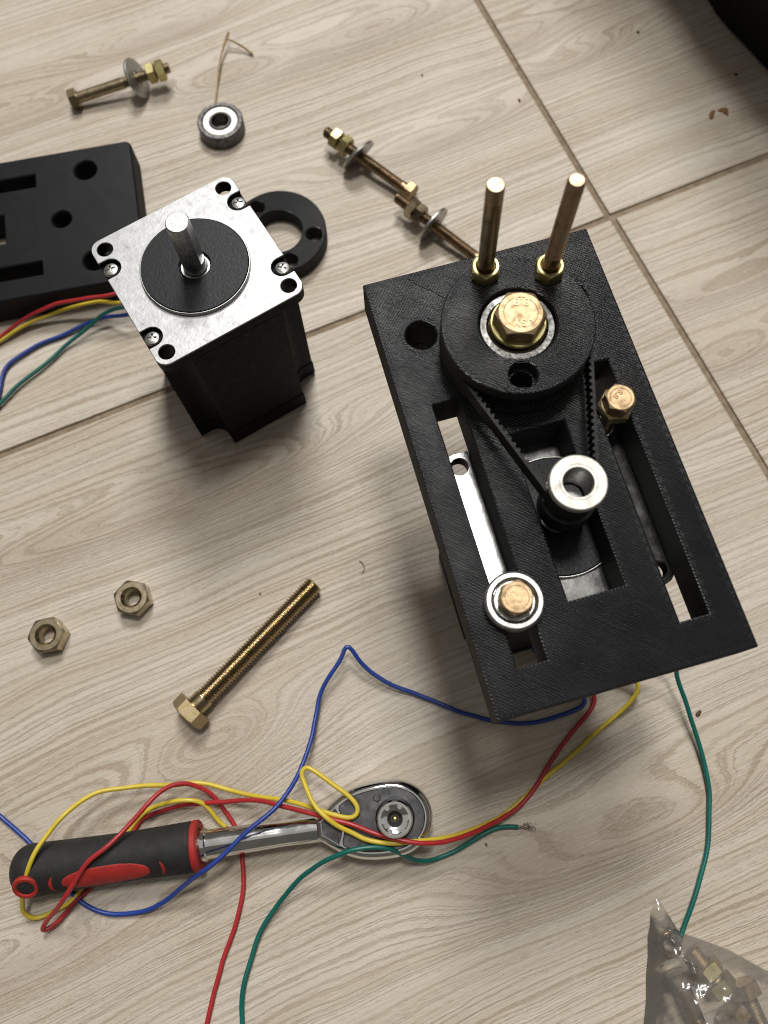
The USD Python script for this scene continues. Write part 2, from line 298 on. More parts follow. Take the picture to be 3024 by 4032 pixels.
# ---------------------------------------------------------------- setting: tiled floor with a printed wood grain
YAW, AX, BY = 0.338096, 186.28, 184.37
def grain(name, knots, seed, tint=1.0):
    g = G(); p = g.mapped(g.add('geometry') + '.position', (1000, 1000, 1000), (0, 0, -YAW))   # (u along the grain, v across it) in mm
    sp = g.add('separate_xyz', vector=p); u, v = sp + '.x', sp + '.y'
    off = (seed * 311.7, seed * 173.3, seed * 41.0)
    warp = g.noise(g.mapped(p, (0.005, 0.011, 0), loc=off), 1, 2, 0.5); warp2 = g.noise(g.mapped(p, (0.02, 0.07, 0), loc=off), 1, 2, 0.5)
    V = g.math('add', v, g.math('multiply', g.math('subtract', warp, 0.5), 26.0)); V = g.math('add', V, g.math('multiply', g.math('subtract', warp2, 0.5), 4.0))
    core = None
    for (ku, kv, A, su, sv) in knots:
        du = g.math('multiply', g.math('subtract', u, ku), 1 / su); dv = g.math('multiply', g.math('subtract', v, kv), 1 / sv)
        e = g.math('exponent', g.math('multiply', g.math('add', g.math('multiply', du, du), g.math('multiply', dv, dv)), -1.0))
        V = g.math('add', V, g.math('multiply', e, A))
        core = e if core is None else g.math('maximum', core, e)
    jag = g.noise(g.mapped(p, (0.16, 0.5, 0), loc=off), 1, 2, 0.6); V = g.math('add', V, g.math('multiply', g.math('subtract', jag, 0.5), 1.1))
    w1 = g.add('noise_texture', {'dimensions': '1D', 'scale': 0.62, 'detail': 3.0, 'roughness': 0.62}, w=V) + '.fac'
    w2 = g.add('noise_texture', {'dimensions': '1D', 'scale': 0.07, 'detail': 1.0, 'roughness': 0.5}, w=V) + '.fac'
    fib = g.noise(g.mapped(p, (0.05, 1.5, 0), loc=off), 1, 3, 0.65)
    fib2 = g.noise(g.mapped(p, (0.30, 1.7, 0), loc=off), 1, 3, 0.65)
    patch = g.noise(g.mapped(p, (0.011, 0.02, 0), loc=off), 1, 3, 0.55)
    w1b = g.math('add', w1, g.math('multiply', g.math('subtract', fib2, 0.5), 0.36))
    lines = g.add('map_range', {'range_type': 'smoothstep', 'from_min': 0.53, 'from_max': 0.36, 'to_min': 0, 'to_max': 1, 'clamp': True}, value=w1b) + '.result'
    edge = g.math('subtract', 1.0, g.rng(g.math('absolute', g.math('subtract', w1b, 0.40)), 0.0, 0.03, 0, 1))
    t = lambda c: (c[0] * tint, c[1] * tint * 0.985, c[2] * tint * 1.015)
    c = g.mixc(g.rng(w2, 0.36, 0.64, 0, 1), t((0.49, 0.43, 0.335)), t((0.565, 0.515, 0.425)))
    c = g.mixc(g.rng(patch, 0.45, 0.75, 0, 0.4), c, t((0.40, 0.335, 0.245)))
    if core: c = g.mixc(g.math('multiply', g.rng(core, 0.25, 0.8, 0, 1), 0.45), c, t((0.36, 0.285, 0.215)))
    c = g.mixc(g.math('multiply', lines, g.rng(patch, 0.32, 0.66, 0.22, 0.78)), c, t((0.30, 0.23, 0.155)))
    c = g.mixc(g.math('multiply', edge, g.rng(fib2, 0.4, 0.65, 0.0, 0.7)), c, t((0.205, 0.15, 0.095)))
    c = g.mixc(g.rng(fib, 0.54, 0.74, 0, 0.42), c, t((0.30, 0.235, 0.17)))
    c = g.mixc(g.rng(fib, 0.44, 0.28, 0, 0.5), c, t((0.66, 0.62, 0.55)))
    c = g.mixc(g.rng(g.noise(g.mapped(p, (0.45, 0.8, 0), loc=off), 1, 4, 0.75), 0.55, 0.72, 0, 0.4), c, t((0.66, 0.62, 0.56)))
    h = g.math('add', g.math('multiply', fib, 0.6), g.math('multiply', lines, -0.35))
    h = g.math('add', h, g.math('multiply', g.noise(p, 0.9, 2, 0.5), 0.5))
    return g.done(name, g.add('principled_bsdf', {'specular_ior_level': 0.4}, base_color=c, roughness=g.rng(fib2, 0.3, 0.7, 0.42, 0.58), normal=g.bump(h, 0.00025)) + '.BSDF')
floor = thing('floor', kind='structure')
g_ = G(); o_ = g_.add('geometry') + '.position'
M_GROUT = g_.done('brown_grout', g_.add('principled_bsdf', {'roughness': 0.85}, base_color=g_.ramp(g_.noise(o_, 300, 4, 0.65), [(0.3, (0.16, 0.115, 0.075)), (0.55, (0.25, 0.19, 0.13)), (0.75, (0.31, 0.24, 0.17))]), normal=g_.bump(g_.noise(o_, 1500, 3, 0.6), 0.0002)) + '.BSDF')
obj('grout', moved(trimesh.creation.box([1300, 1300, 6]), T(AX * cos(YAW) - BY * sin(YAW), AX * sin(YAW) + BY * cos(YAW), -4.1) @ Rz(YAW)), M_GROUT, floor, smooth=False)
GAP = 1.35
TILES = [  # u0, v0, u1, v1 in the tile grid, its knots (u, v, push, length, width)
    ((AX - 600, BY + GAP, AX - GAP - 1.0, BY + 600), [(50, 335, 20, 30, 9), (120, 330, 26, 60, 12), (-47, 353, 16, 60, 9), (132, 257, 18, 70, 9), (28, 373, 14, 50, 8)], 1.0, 1.0),
    ((AX - 600, BY - 600, AX - GAP + 0.6, BY - GAP), [(-31, 133, 24, 70, 12), (-109, 136, 18, 70, 10), (-62, 36, 19, 26, 9), (-98, 21, 22, 60, 12), (47, -55, 17, 60, 15), (93, -58, 11, 40, 10), (-151, -12, 15, 60, 9)], 2.0, 0.98),
    ((AX + GAP - 1.0, BY + GAP, AX + 600, BY + 600), [(210, 273, 17, 40, 9), (190, 295, 22, 30, 12), (262, 300, 15, 60, 8)], 3.0, 1.0),
    ((AX + GAP + 0.6, BY - 600, AX + 600, BY - GAP), [(196, 99, 20, 40, 10), (228, 130, 16, 60, 9), (240, 40, 16, 50, 9)], 4.0, 1.0)]
for (u0, v0, u1, v1), kn, sd, ti in TILES:
    t = profile_extrude(rrect(u0, v0, u1, v1, 0.8, 3), [(0, -6), (0, -0.7), (0.25, -0.2), (0.8, 0)])
    obj('tile', moved(t, Rz(YAW)), grain(f'wood_look_tile_{int(sd)}', kn, sd, ti), floor, smooth=30)

# ---------------------------------------------------------------- stepper motors
def cross_poly(r=8.2):
    b = rrect(-28.2, -28.2, 28.2, 28.2, 1.0, 3); c = 23.57
    for sx in (-1, 1):
        for sy in (-1, 1):
            b = b.difference(circ(sx * c, sy * c, r * 0.72, 40)).difference(sg.box(*sorted((sx * c, sx * 40)), 0, 0) if False else sg.box(min(sx * (c - 5.9), sx * 40), min(sy * (c), sy * 40), max(sx * (c - 5.9), sx * 40), max(sy * (c), sy * 40))).difference(sg.box(min(sx * c, sx * 40), min(sy * (c - 5.9), sy * 40), max(sx * c, sx * 40), max(sy * (c - 5.9), sy * 40)))
    return b.simplify(0.02)
def flange_poly(notch):
    f = rrect(-28.2, -28.2, 28.2, 28.2, 4.2, 8)
    for sx in (-1, 1):
        for sy in (-1, 1):
            f = f.difference(circ(sx * 23.57, sy * 23.57, 2.75, 40))
            if notch: f = f.difference(circ(sx * 25.3, sy * 15.8, 3.7, 40).union(sg.box(min(sx * 25.3, sx * 40), sy * 15.8 - 3.7, max(sx * 25.3, sx * 40), sy * 15.8 + 3.7)))
    f = f.buffer(-0.35, quad_segs=4).buffer(0.35, quad_segs=4)
    return f.simplify(0.015)
def make_motor(loc, rot, H, flat, facing, shaft=24.8, **kw):
    t = thing('stepper_motor', loc, rot, **kw)
    cp = cross_poly()
    obj('end_cap', profile_extrude(cp, [(0.8, 0), (0, 0.8), (0, 10)]), M_BLACKMETAL, t)
    obj('body', profile_extrude(cp.buffer(-0.35), [(0, 10), (0, H - 12)]), M_BLACKMETAL, t)
    obj('front_cap', profile_extrude(cp, [(0, H - 12), (0, H - 5.4)]), M_BLACKMETAL, t)
    fl = [profile_extrude(flange_poly(False), [(0.3, H - 5.4), (0, H - 5.1), (0, H - 2.3)]), profile_extrude(flange_poly(True), [(0, H - 2.298), (0, H - 0.35)])]
    obj('flange', fl, M_BLACKMETAL, t)
    face = flange_poly(True).difference(circ(0, 0, 18.7, 96))
    obj('face_plate', profile_extrude(face, [(0, H - 0.348), (0, H - 0.2), (0.2, H)]), facing, t)
    obj('boss', lathe([(18.55, H - 2), (18.55, H + 1.5), (18.35, H + 1.7), (5.7, H + 1.7), (5.3, H + 1.3), (5.3, H - 2)], 96), M_BOSS, t)
    obj('boss_ring', ring_solid(18.6, 19.15, H - 0.3, H + 1.55, 0.2, 96), M_STEEL, t)
    obj('shaft_bearing', ring_solid(4.1, 5.25, H - 1, H + 0.5, 0.2, 48), M_STEEL, t)
    sh = disc_m3(4.0, H - 2, H + shaft, 0.35)
    sh = sh - m3.Manifold.cube((4, 12, 30)).translate((3.35, -6, H + 5)).rotate((0, 0, flat))
    obj('shaft', sh, M_STEEL, t)
    for sx in (-1, 1):
        for sy in (-1, 1):
            hd = revolve_m3([(0, H - 2.28), (2.75, H - 2.28), (2.75, H - 1.4), (2.3, H - 0.75), (1.4, H - 0.4), (0, H - 0.35)], 40)
            cr = m3.Manifold.cube((2.9, 0.75, 2), True) + m3.Manifold.cube((0.75, 2.9, 2), True)
            hd = hd - cr.rotate((0, 0, 20 + 37 * sx + 11 * sy)).translate((0, 0, H - 0.3))
            obj('screw', hd.translate((sx * 25.3, sy * 15.8, 0)), M_WASH, t)
    return t
def disc_m3(r, z0, z1, b, n=64): return revolve_m3([(0, z0), (r, z0), (r, z1 - b), (r - b, z1), (0, z1)], n)

X1, Y1, W1, H1 = -58.9, 168.86, 0.4867, 80.95
X2, Y2, W2, H2, TH = 48.47, 84.03, 0.2027, 101.35, 14.28
def L2W(x, y, z=0.0): return np.array([X2 + cos(W2) * x - sin(W2) * y, Y2 + sin(W2) * x + cos(W2) * y, z])
MX, MY, PY = 0.4, -16.1, 34.2
motor1 = make_motor((X1, Y1, 0), W1, H1, -35, M_ALU, label='stepper motor with bare shaft pointing up, standing free on the floor', cat='motor')
motor2 = make_motor((*L2W(MX, MY)[:2], 0), W2 + pi / 2, H2 - TH - 0.05, 60, M_ALU2, 19.5, label='stepper motor standing under the slotted black plate, seen through its slots', cat='motor')

WIRE_R = 0.86
W_BLUE=[(71.2,17.8,3),(62.5,13.8,2),(52.6,11.9,1.5),(40.3,12.6,1.5),(24.8,17.3,1.5),(7.6,25.5,2),(-4.5,31.4,4),(-11.3,37,6),(-15.4,42,8),(-18.2,44.6,9),(-20.4,41.2,8.5),(-25.3,34.3,7),(-29.8,26.1,5),(-32.8,14.2,6),(-36.4,2.7,9),(-40.5,-5,13),(-46.8,-12.3,17),(-56.6,-19.3,18.5),(-63.2,-24.9,18.5),(-71.4,-30.4,18),(-79.6,-35.2,11),(-89.7,-41.6,4),(-98.8,-44.4,1.5),(-108.2,-44.6,1),(-115.9,-42.1,1),(-122,-38.1,0.9),(-126.4,-33.4,0.9),(-132.7,-27,0.9),(-138.4,-20.3,0.9),(-144.6,-14.4,1),(-151.7,-8.2,1.5),(-162.6,0.5,2)]
W_RED=[(75.4,18.9,3),(69.2,10.8,2),(61.2,2.8,1.5),(54,-5.1,1.5),(47.6,-12.9,3.2),(39.8,-18.8,4.6),(28.7,-23.3,8.6),(19.8,-26,13),(9.6,-26.8,17.5),(0.1,-25.8,19.6),(-10.8,-22.5,18.6),(-20,-18.3,18.5),(-26.8,-16.1,18),(-32.1,-14.7,17),(-47.2,-10.2,12),(-54.6,-8.5,9),(-67.8,-8.6,6),(-84.5,-9,3),(-94.6,-11.5,2),(-98.4,-13.2,1.5),(-100.7,-16,1),(-106.3,-23.7,0.9),(-113.7,-32.7,0.9),(-119.6,-37.9,1),(-122.4,-40,1.2),(-126.5,-44.2,2),(-130.2,-47.2,2.5),(-132.5,-47.8,3.5),(-130.8,-45.1,6),(-125.5,-41,11),(-120.4,-36.2,16),(-116.6,-30.9,17.5),(-112.4,-25.7,19.4),(-104.8,-20.4,19.6),(-97,-12.8,17),(-91.6,-6.7,16),(-86.5,-2.6,13),(-80.7,-1.1,10),(-75.4,-2.8,7),(-70.9,-6.3,4),(-67.2,-11.7,2),(-63.7,-17.5,1),(-61.8,-23.1,0.9),(-61,-28.6,1),(-60.8,-36.3,1),(-61.6,-42.3,1),(-63,-48.3,1),(-64.7,-53.5,1),(-70.5,-68,1),(-74.1,-81.5,1),(-76.4,-92.6,1)]
W_YELLOW=[(91.8,23.1,6),(89.2,17.9,4),(82.7,12.4,2),(73,5.4,1.5),(63.2,-1.5,1.5),(53.6,-8.4,1.5),(44.1,-15.1,1.6),(36.6,-19.9,2.2),(27.3,-23.4,5.5),(16.7,-25.5,10.5),(6.5,-25.8,15.4),(0.1,-25.9,17.2),(-7.3,-25.8,17.4),(-13,-24.5,17.4),(-18.5,-22,18),(-23.8,-19.1,19),(-27.3,-16.4,20.3),(-30.3,-13.3,20),(-33.1,-8.8,19),(-35.3,-3.4,18),(-35.9,-0,18),(-34.6,1.3,18),(-32.2,0.5,18),(-28,-2.8,18),(-22.9,-6.7,18),(-18.5,-10.6,18),(-16.8,-13.7,18),(-17.3,-15.6,18),(-19.1,-16.6,18),(-23.4,-16,17.6),(-28.3,-14.3,17),(-35.4,-11.8,14),(-41.3,-10.1,12),(-51,-8,9),(-57.9,-6.4,7),(-64.1,-4.6,6),(-69.9,-2.6,6),(-77.8,-1.2,7),(-82.7,-1.3,8),(-93,-1.1,8),(-102.8,-1.1,9),(-111.3,-1.9,11),(-116.4,-4.4,13),(-122.2,-9.4,17),(-126.5,-14.5,18),(-129.9,-20.1,19.6),(-132.8,-26.3,18.5),(-135.5,-31.3,15),(-138.2,-37.4,9),(-138.7,-42.2,4),(-136.1,-44,2),(-133,-43.5,1),(-128.5,-41.5,1),(-124.6,-39.7,0.9),(-118.7,-33.9,0.9),(-109.7,-23.5,0.9),(-103.5,-16.8,1),(-100.6,-13.5,2),(-96.1,-10.3,4),(-89.4,-7.9,6),(-82.9,-7,7),(-76.5,-7.8,6),(-73.5,-10,4),(-70.4,-14.3,2),(-66.7,-17.8,1)]
W_GREEN=[(104.2,27.9,14),(105.2,25,12),(108,16.3,8),(110.7,6.1,5),(112.7,-5.7,3),(113.3,-15.7,2),(111.7,-25.3,1.5),(109,-36.3,1.5),(105.1,-45.4,1.5),(100.2,-54.3,1.5),(96.1,-62.4,1),(93.6,-67.4,1)]
W_LOOSE=[(-61.7,-90.7,1),(-62.1,-82.4,1.5),(-61.6,-73.4,2),(-59.6,-64.8,2),(-56.1,-56.1,2),(-50.8,-48,3),(-44.5,-41.3,5),(-37.1,-35.2,9),(-29.8,-30.8,14),(-23,-28.4,17),(-16.4,-27,17.5),(-9.9,-27,17),(-5.1,-28.4,15),(-0.4,-31.4,10),(4.5,-33.4,5),(10.5,-33.4,2),(17.5,-31.5,1.5),(25.5,-27.5,2.5),(32.6,-24.8,2),(41.3,-25,1)]
V_RED=[(-109.6,202.3,17),(-122.6,202.5,15),(-135,202.8,12),(-143.8,202.3,9),(-152.6,200.5,6),(-160.9,196.3,4),(-165,193.7,3),(-174.4,186.1,2)]
V_YELLOW=[(-108,200,14),(-116.2,201.9,12),(-128.6,202.8,9),(-141.2,201.7,6),(-151.5,199.4,4),(-159.3,195.4,3),(-165.3,192.2,2),(-174.5,183.8,1.5)]
V_GREEN=[(-107.1,198.4,12),(-110.8,198.6,11),(-117.3,197.9,8.5),(-122.6,195.5,6),(-128.2,192.4,4),(-136.4,187.3,2),(-141.8,181.4,2),(-147.2,176.8,2),(-154.5,171.1,2),(-159.8,165.7,2),(-163.2,161.5,2),(-168.6,155.2,1.5)]
V_BLUE=[(-106.8,197.1,8),(-114.7,198.9,5),(-123.1,198.6,3),(-131,196.3,2),(-138.7,192.9,1.5),(-148.1,189.4,1.5),(-153.7,186,1.5),(-161,180.6,1.5),(-163,177.4,1.5),(-163.6,172.1,1.5),(-164.4,163.9,1.5),(-166,155.9,1.5)]

def local_pts(pts, x, y, w):
    p = np.array(pts, float); d = p[:, :2] - [x, y]
    return np.c_[cos(w) * d[:, 0] + sin(w) * d[:, 1], -sin(w) * d[:, 0] + cos(w) * d[:, 1], p[:, 2]]
def kinked(q):
    s = np.r_[0, np.cumsum(np.linalg.norm(np.diff(q, axis=0), axis=1))]; o = q[0, 0]
    n = np.stack([meshkit.fbm(np.c_[s * 0.09 + o, np.full(len(s), k * 7.3), np.zeros(len(s))], 2, 31 + k) - 0.5 for k in range(3)], 1)
    return q + n * [0.9, 0.9, 0.6] * np.clip(s / 20, 0, 1)[:, None]
def wire(parent, x, y, w, pts, start, mat, label, jig=0.0):
    q = spline([start(0), start(1)] + [tuple(p) for p in pts], 1.3)
    q = kinked(q)
    q[:, 2] = np.maximum(q[:, 2], WIRE_R + 0.05)
    return obj('wire', tube(local_pts(q, x, y, w), WIRE_R, 12), mat, parent, smooth=True, label=label)
m2x, m2y = L2W(MX, MY)[:2]
def st2(k): return lambda i: tuple(L2W(MX + k, MY - 24 - 6 * i, 7))
wire(motor2, m2x, m2y, W2 + pi / 2, W_BLUE, st2(-4), M_BLU, 'blue wire running behind the ratchet handle')
wire(motor2, m2x, m2y, W2 + pi / 2, W_RED, st2(0), M_RED, 'red wire looping over the ratchet handle')
wire(motor2, m2x, m2y, W2 + pi / 2, W_YELLOW, st2(4), M_YEL, 'yellow wire with a tight loop above the ratchet head')
wire(motor2, m2x, m2y, W2 + pi / 2, W_GREEN, st2(8), M_GRN, 'green wire running down to the clear bag')
loose = thing('loose_wire', (0, 0, 0), 0, label='green wire with a frayed stripped end curving across the ratchet head', cat='wire')
q = kinked(spline(W_LOOSE, 1.3)); q[:, 2] = np.maximum(q[:, 2], WIRE_R + 0.05)
obj('insulation', tube(q, WIRE_R, 12), M_GRN, loose, smooth=True)
e0 = q[-1].copy(); dv = np.array(W_LOOSE[-1]) - np.array(W_LOOSE[-2]); dv /= np.linalg.norm(dv); sd = np.array([-dv[1], dv[0], 0])
strs = []
for i in range(16):
    a, b = rng.normal(0, 0.35, 2); L = rng.uniform(3.5, 7.5); pts = []
    for s in np.linspace(0, 1, 7):
        pts.append(e0 + dv * L * s + sd * (a * 0.3 + s * s * rng.normal(0, 1.3) + rng.normal(0, 0.25)) + np.array([0, 0, max(-0.5, b * 0.3 + s * rng.normal(0, 0.8))]))
    strs.append(tube(spline(pts, 0.25), 0.075, 5))
obj('stripped_strands', strs, M_STRAND, loose, smooth=True)
def st1(p, z): return lambda i: (p[0][0] + (12 - 6 * i), p[0][1] + (4 - 2 * i), z)
wire(motor1, X1, Y1, W1, V_RED, st1(V_RED, 17), M_RED, 'red wire leaving the frame on the left')
wire(motor1, X1, Y1, W1, V_YELLOW, st1(V_YELLOW, 14), M_YEL, 'yellow wire leaving the frame on the left')
wire(motor1, X1, Y1, W1, V_GREEN, st1(V_GREEN, 12), M_GRN, 'green wire crossing above the blue one')
wire(motor1, X1, Y1, W1, V_BLUE, st1(V_BLUE, 8), M_BLU, 'blue wire with a sharp bend')

# ---------------------------------------------------------------- printed plates
def plate_poly(r, sw=8.5, cw=16.7):
    p = rrect(-37, -69, 37, 69, r, 6)
    p = p.difference(sg.box(-23.35 - sw / 2, -57, -23.35 + sw / 2, 23.6)).difference(sg.box(23.35 - sw / 2, -57, 23.35 + sw / 2, 23.6)).difference(sg.box(-cw / 2, -43.3, cw / 2, 8.3))
    return p.difference(circ(-24.3, 47, 4.85)).difference(circ(24.3, 47, 4.85)).difference(circ(0, 34.2, 4.1))
pl1 = thing('printed_plate', (X2, Y2, H2 - TH), W2, label='black printed slotted plate lying on top of a motor, carrying pulleys and belt', cat='plate')
obj('plate_body', profile_extrude(plate_poly(0.5), [(0.3, 0), (0, 0.3), (0, TH - 0.45), (0.12, TH - 0.15), (0.45, TH)]), M_PR1, pl1)
bd = []
for ring in [plate_poly(0.5).exterior, *plate_poly(0.5).interiors]:
    k = sg.Polygon(ring); hole = ring is not plate_poly(0.5).exterior
pp = plate_poly(0.5)
for a, b in ((0.75, 1.12), (1.3, 1.62)):
    z = pp.buffer(-a, join_style=2).difference(pp.buffer(-b, join_style=2))
    for q in getattr(z, 'geoms', [z]):
        bd.append(profile_extrude(q, [(0, TH - 0.02), (0.05, TH + 0.035)]))
obj('edge_bead', bd, M_PR3, pl1)
obj('hub', moved(lathe([(4.1, TH - 0.1), (10.5, TH - 0.1), (10.2, TH + 1.4), (4.1, TH + 1.4)], 64), T(0, PY, 0)), M_PR1, pl1)
for sx in (-1, 1): obj('hole_boss', moved(ring_solid(4.9, 7.4, -12, 0.0, 0.3, 48), T(sx * 24.3, 47, 0)), M_PR1, pl1)
obj('slot_rib', profile_extrude(rrect(27.7, 12.6, 34.0, 27.0, 0.8), [(0.4, -24), (0, -23.6), (0, -0.01)]), M_PR1, pl1)
def seam(a, b, w=0.22, h=0.07):
    a, b = np.array(a), np.array(b); d = (b - a) / np.linalg.norm(b - a); n = np.array([-d[1], d[0]]) * w
    return profile_extrude(sg.Polygon([a - n, b - n, b + n, a + n]), [(0, TH - 0.02), (w * 0.7, TH + h)])
for a_, b_ in (((-6.8, -44.9), (16.8, -68.0)), ((6.4, -45.2), (15.4, -54.2)), ((-23.0, 67.0), (-13.6, 57.5)), ((-26.5, -59.0), (-17.4, -68.1)), ((-7.2, -45.9), (-17.2, -55.9)), ((9.5, 9.9), (4.0, 15.4)), ((29.4, 44.0), (35.8, 37.6))):
    obj('raster_seam', seam(a_, b_), M_PR3, pl1)
pl2 = thing('printed_plate', (-169.0, 239.7, 0.2), rad(-82.9), label='black printed plate with round holes and slots lying flat on the floor tiles', cat='plate')
obj('plate_body', profile_extrude(plate_poly(3.2, 6.2, 14.4), [(0.5, 0), (0, 0.5), (0, 13.6), (0.25, 14.5), (0.8, 15)]), M_PR3, pl2)

# the pulley and its mate, the loose ring
ANG = (42.7, 110.6, 257.0)
def holes(poly, angs, R, r):
    for a in angs: poly = poly.difference(circ(R * cos(rad(a)), R * sin(rad(a)), r, 40))
    return poly
ZF = 118.1
big = thing('printed_pulley', (*L2W(0.3, PY)[:2], H2 + 1.5), W2, label='large black printed pulley over the slotted plate with two upright bolts', cat='pulley')
zb = H2 + 1.5
disc = holes(circ(0, 0, 22.1, 120).difference(circ(0, 0, 11.25, 80)), ANG[2:], 16.3, 4.15)
obj('top_flange', profile_extrude(disc, [(0, ZF - 4.2 - zb), (0, ZF - 0.4 - zb), (0.1, ZF - 0.12 - zb), (0.35, ZF - zb)]), M_PR2, big)
dr = [(21.1 - (0.7 if i % 4 in (1, 2) else 0)) for i in range(4 * 63)]
teeth = sg.Polygon([(r * cos(2 * pi * i / len(dr)), r * sin(2 * pi * i / len(dr))) for i, r in enumerate(dr)]).difference(circ(0, 0, 11.25, 80)).difference(circ(16.3 * cos(rad(257)), 16.3 * sin(rad(257)), 3.2))
obj('toothed_drum', profile_extrude(teeth, [(0, 3.0), (0, ZF - 4.25 - zb)]), M_PR2, big)
obj('lower_flange', profile_extrude(circ(0, 0, 21.6, 120).difference(circ(0, 0, 9, 60)), [(0.4, 0.2), (0, 0.6), (0, 2.9)]), M_PR2, big)
bead = []
for r0, r1 in ((20.75, 21.1), (20.2, 20.5), (11.75, 12.05), (12.35, 12.65)): bead.append(lathe([(r0, ZF - zb - 0.05), (r1, ZF - zb - 0.05), (r1 - 0.08, ZF - zb + 0.035), (r0 + 0.08, ZF - zb + 0.035)], 120))
obj('edge_bead', bead, M_PR3, big)

ringx, ringy = -38.9, 234.9
rg = thing('printed_ring', (ringx, ringy, 0.1), 0, label='flat black printed ring with small holes lying behind the free standing motor', cat='ring')
RA3 = (125.5, 349.0, 287.0)
ro = holes(circ(0, 0, 21.9, 110).difference(circ(0, 0, 11.0, 80)), RA3, 16.4, 3.55)
obj('ring_body', profile_extrude(ro, [(0.5, 0), (0, 0.5), (0, 7.2), (0.15, 7.8), (0.5, 8)]), M_PR2, rg)

# ---------------------------------------------------------------- bearings
def bearing(loc, shield, race, **kw):
    b = thing('ball_bearing', loc, 0, **kw)
    obj('outer_ring', ring_solid(8.5, 11, 0, 7, 0.45, 96), race, b)
    obj('shield', lathe([(5.25, 0.6), (8.45, 0.6), (8.45, 6.25), (8.1, 6.55), (5.6, 6.55), (5.25, 6.3)], 96), shield, b)
    obj('inner_ring', ring_solid(4.0, 5.2, 0, 7, 0.35, 72), M_SATIN, b)
    return b
bearing((-65.0, 299.8, 0.05), M_SHIELD, M_BRG, label='loose steel ball bearing lying on the floor near a dry stem', cat='bearing')
bearing((*L2W(0.3, PY)[:2], ZF - 8.6), M_ZD, M_RACE, label='ball bearing set in the large black pulley around the big hex bolt', cat='bearing')

# ---------------------------------------------------------------- upright bolts of the machine
def hexbolt(loc, rot, af, hh, r, shank, mats, text=(), washer=None, **kw):
    """Head up: local z = 0 is the head's underside."""
    t = thing('hex_bolt', loc, rot, **kw)
    hd = hexm(af, 0, hh)
    cup = revolve_m3([(0, hh - 0.12), (af * 0.36, hh - 0.12), (af * 0.40, hh + 0.2), (0, hh + 0.2)], 60)
    hd = hd - cup
    obj('head', hd, mats[0], t, smooth=25)
    if text:
        ms = [lettering(s, h, x, y, hh - 0.16, pi, 0.26) for s, h, x, y in text]
        obj('head_mark', ms, M_MARK, t, smooth=25)
    obj('shank', rod(r, -shank, 0.05, None), mats[1], t, smooth=40)
    return t
cb = hexbolt(L2W(0.3, PY, ZF + 0.65), W2 - rad(18), 12.9, 5.1, 3.95, 26, (M_ZP, M_ZY), (('JSY', 2.2, 0.6, -3.2), ('8.8', 2.2, 0.2, 3.3)), label='large golden hex bolt through the centre of the big black pulley', cat='bolt')
obj('washer', ring_solid(4.2, 8.1, -1.5, -0.1, 0.3), M_ZG, cb)
def stud(lx, ly, ztop, mat, lean, **kw):
    t = thing('stud_bolt', L2W(lx, ly, ZF), W2, **kw)
    L = ztop - ZF
    s = rod(2.4, -3, L, 1.0 if mat is M_ZP2 else 0.8, L - (30 if mat is M_ZP2 else 5), 30, depth=0.45 if mat is M_ZP2 else 0.2)
    sh = np.eye(4); sh[0, 2], sh[1, 2] = lean
    obj('rod', moved(s, sh), mat, t, smooth=40)
    obj('nut', moved(nutm(7.7, 0.05, 4.2, 5.2), Rz(rad(12))), M_ZG, t, smooth=25)
    return t
M_ZP2 = metal('pink_zinc_rod', [(0.3, (0.26, 0.17, 0.11)), (0.5, (0.45, 0.31, 0.21)), (0.7, (0.48, 0.36, 0.24))], (0.3, 0.42), 180, 0.00001)
M_ZD2 = metal('smoky_zinc_rod', [(0.28, (0.09, 0.075, 0.05)), (0.45, (0.27, 0.22, 0.14)), (0.6, (0.33, 0.27, 0.18)), (0.72, (0.21, 0.19, 0.11))], (0.3, 0.45), 160, 0.00001)
stud(-4.0, 52.1, 156.2, M_ZD2, (-0.02, 0.015), label='dull brownish upright bolt with a nut, left one on the black pulley', cat='bolt')
stud(13.7, 47.2, 157.0, M_ZP2, (0.02, 0.015), label='coppery upright threaded bolt with a nut, right one on the black pulley', cat='bolt')
rb = hexbolt(L2W(MX + 23.3, 7.6, H2 + 3.9), W2 + 0.5, 8.0, 4.2, 2.5, 20, (M_ZP, M_ZY), (('8.8', 1.5, 0.2, 1.2),), label='golden hex bolt in the right hand slot beside the belt', cat='bolt')
obj('nut', moved(nutm(9.6, -3.85, -0.1, 5.2), Rz(0.3)), M_ZY, rb, smooth=25)
lb = hexbolt(L2W(MX - 23.57, -39.7, H2 + 5.0), W2 + 0.1, 8.7, 3.6, 2.5, 22, (M_ZP, M_ZY), (('8.8', 1.5, -0.4, 1.2),), label='hex bolt on a stack of round washers in the left hand slot', cat='bolt')
obj('washer', ring_solid(5.9, 8.2, -4.95, -0.9, 0.6), M_WASH, lb)
obj('washer', ring_solid(2.6, 5.75, -4.5, -1.5, 0.25), M_WASH, lb)
obj('lock_washer', ring_solid(2.6, 4.6, -1.45, -0.05, 0.2), M_ZD, lb)

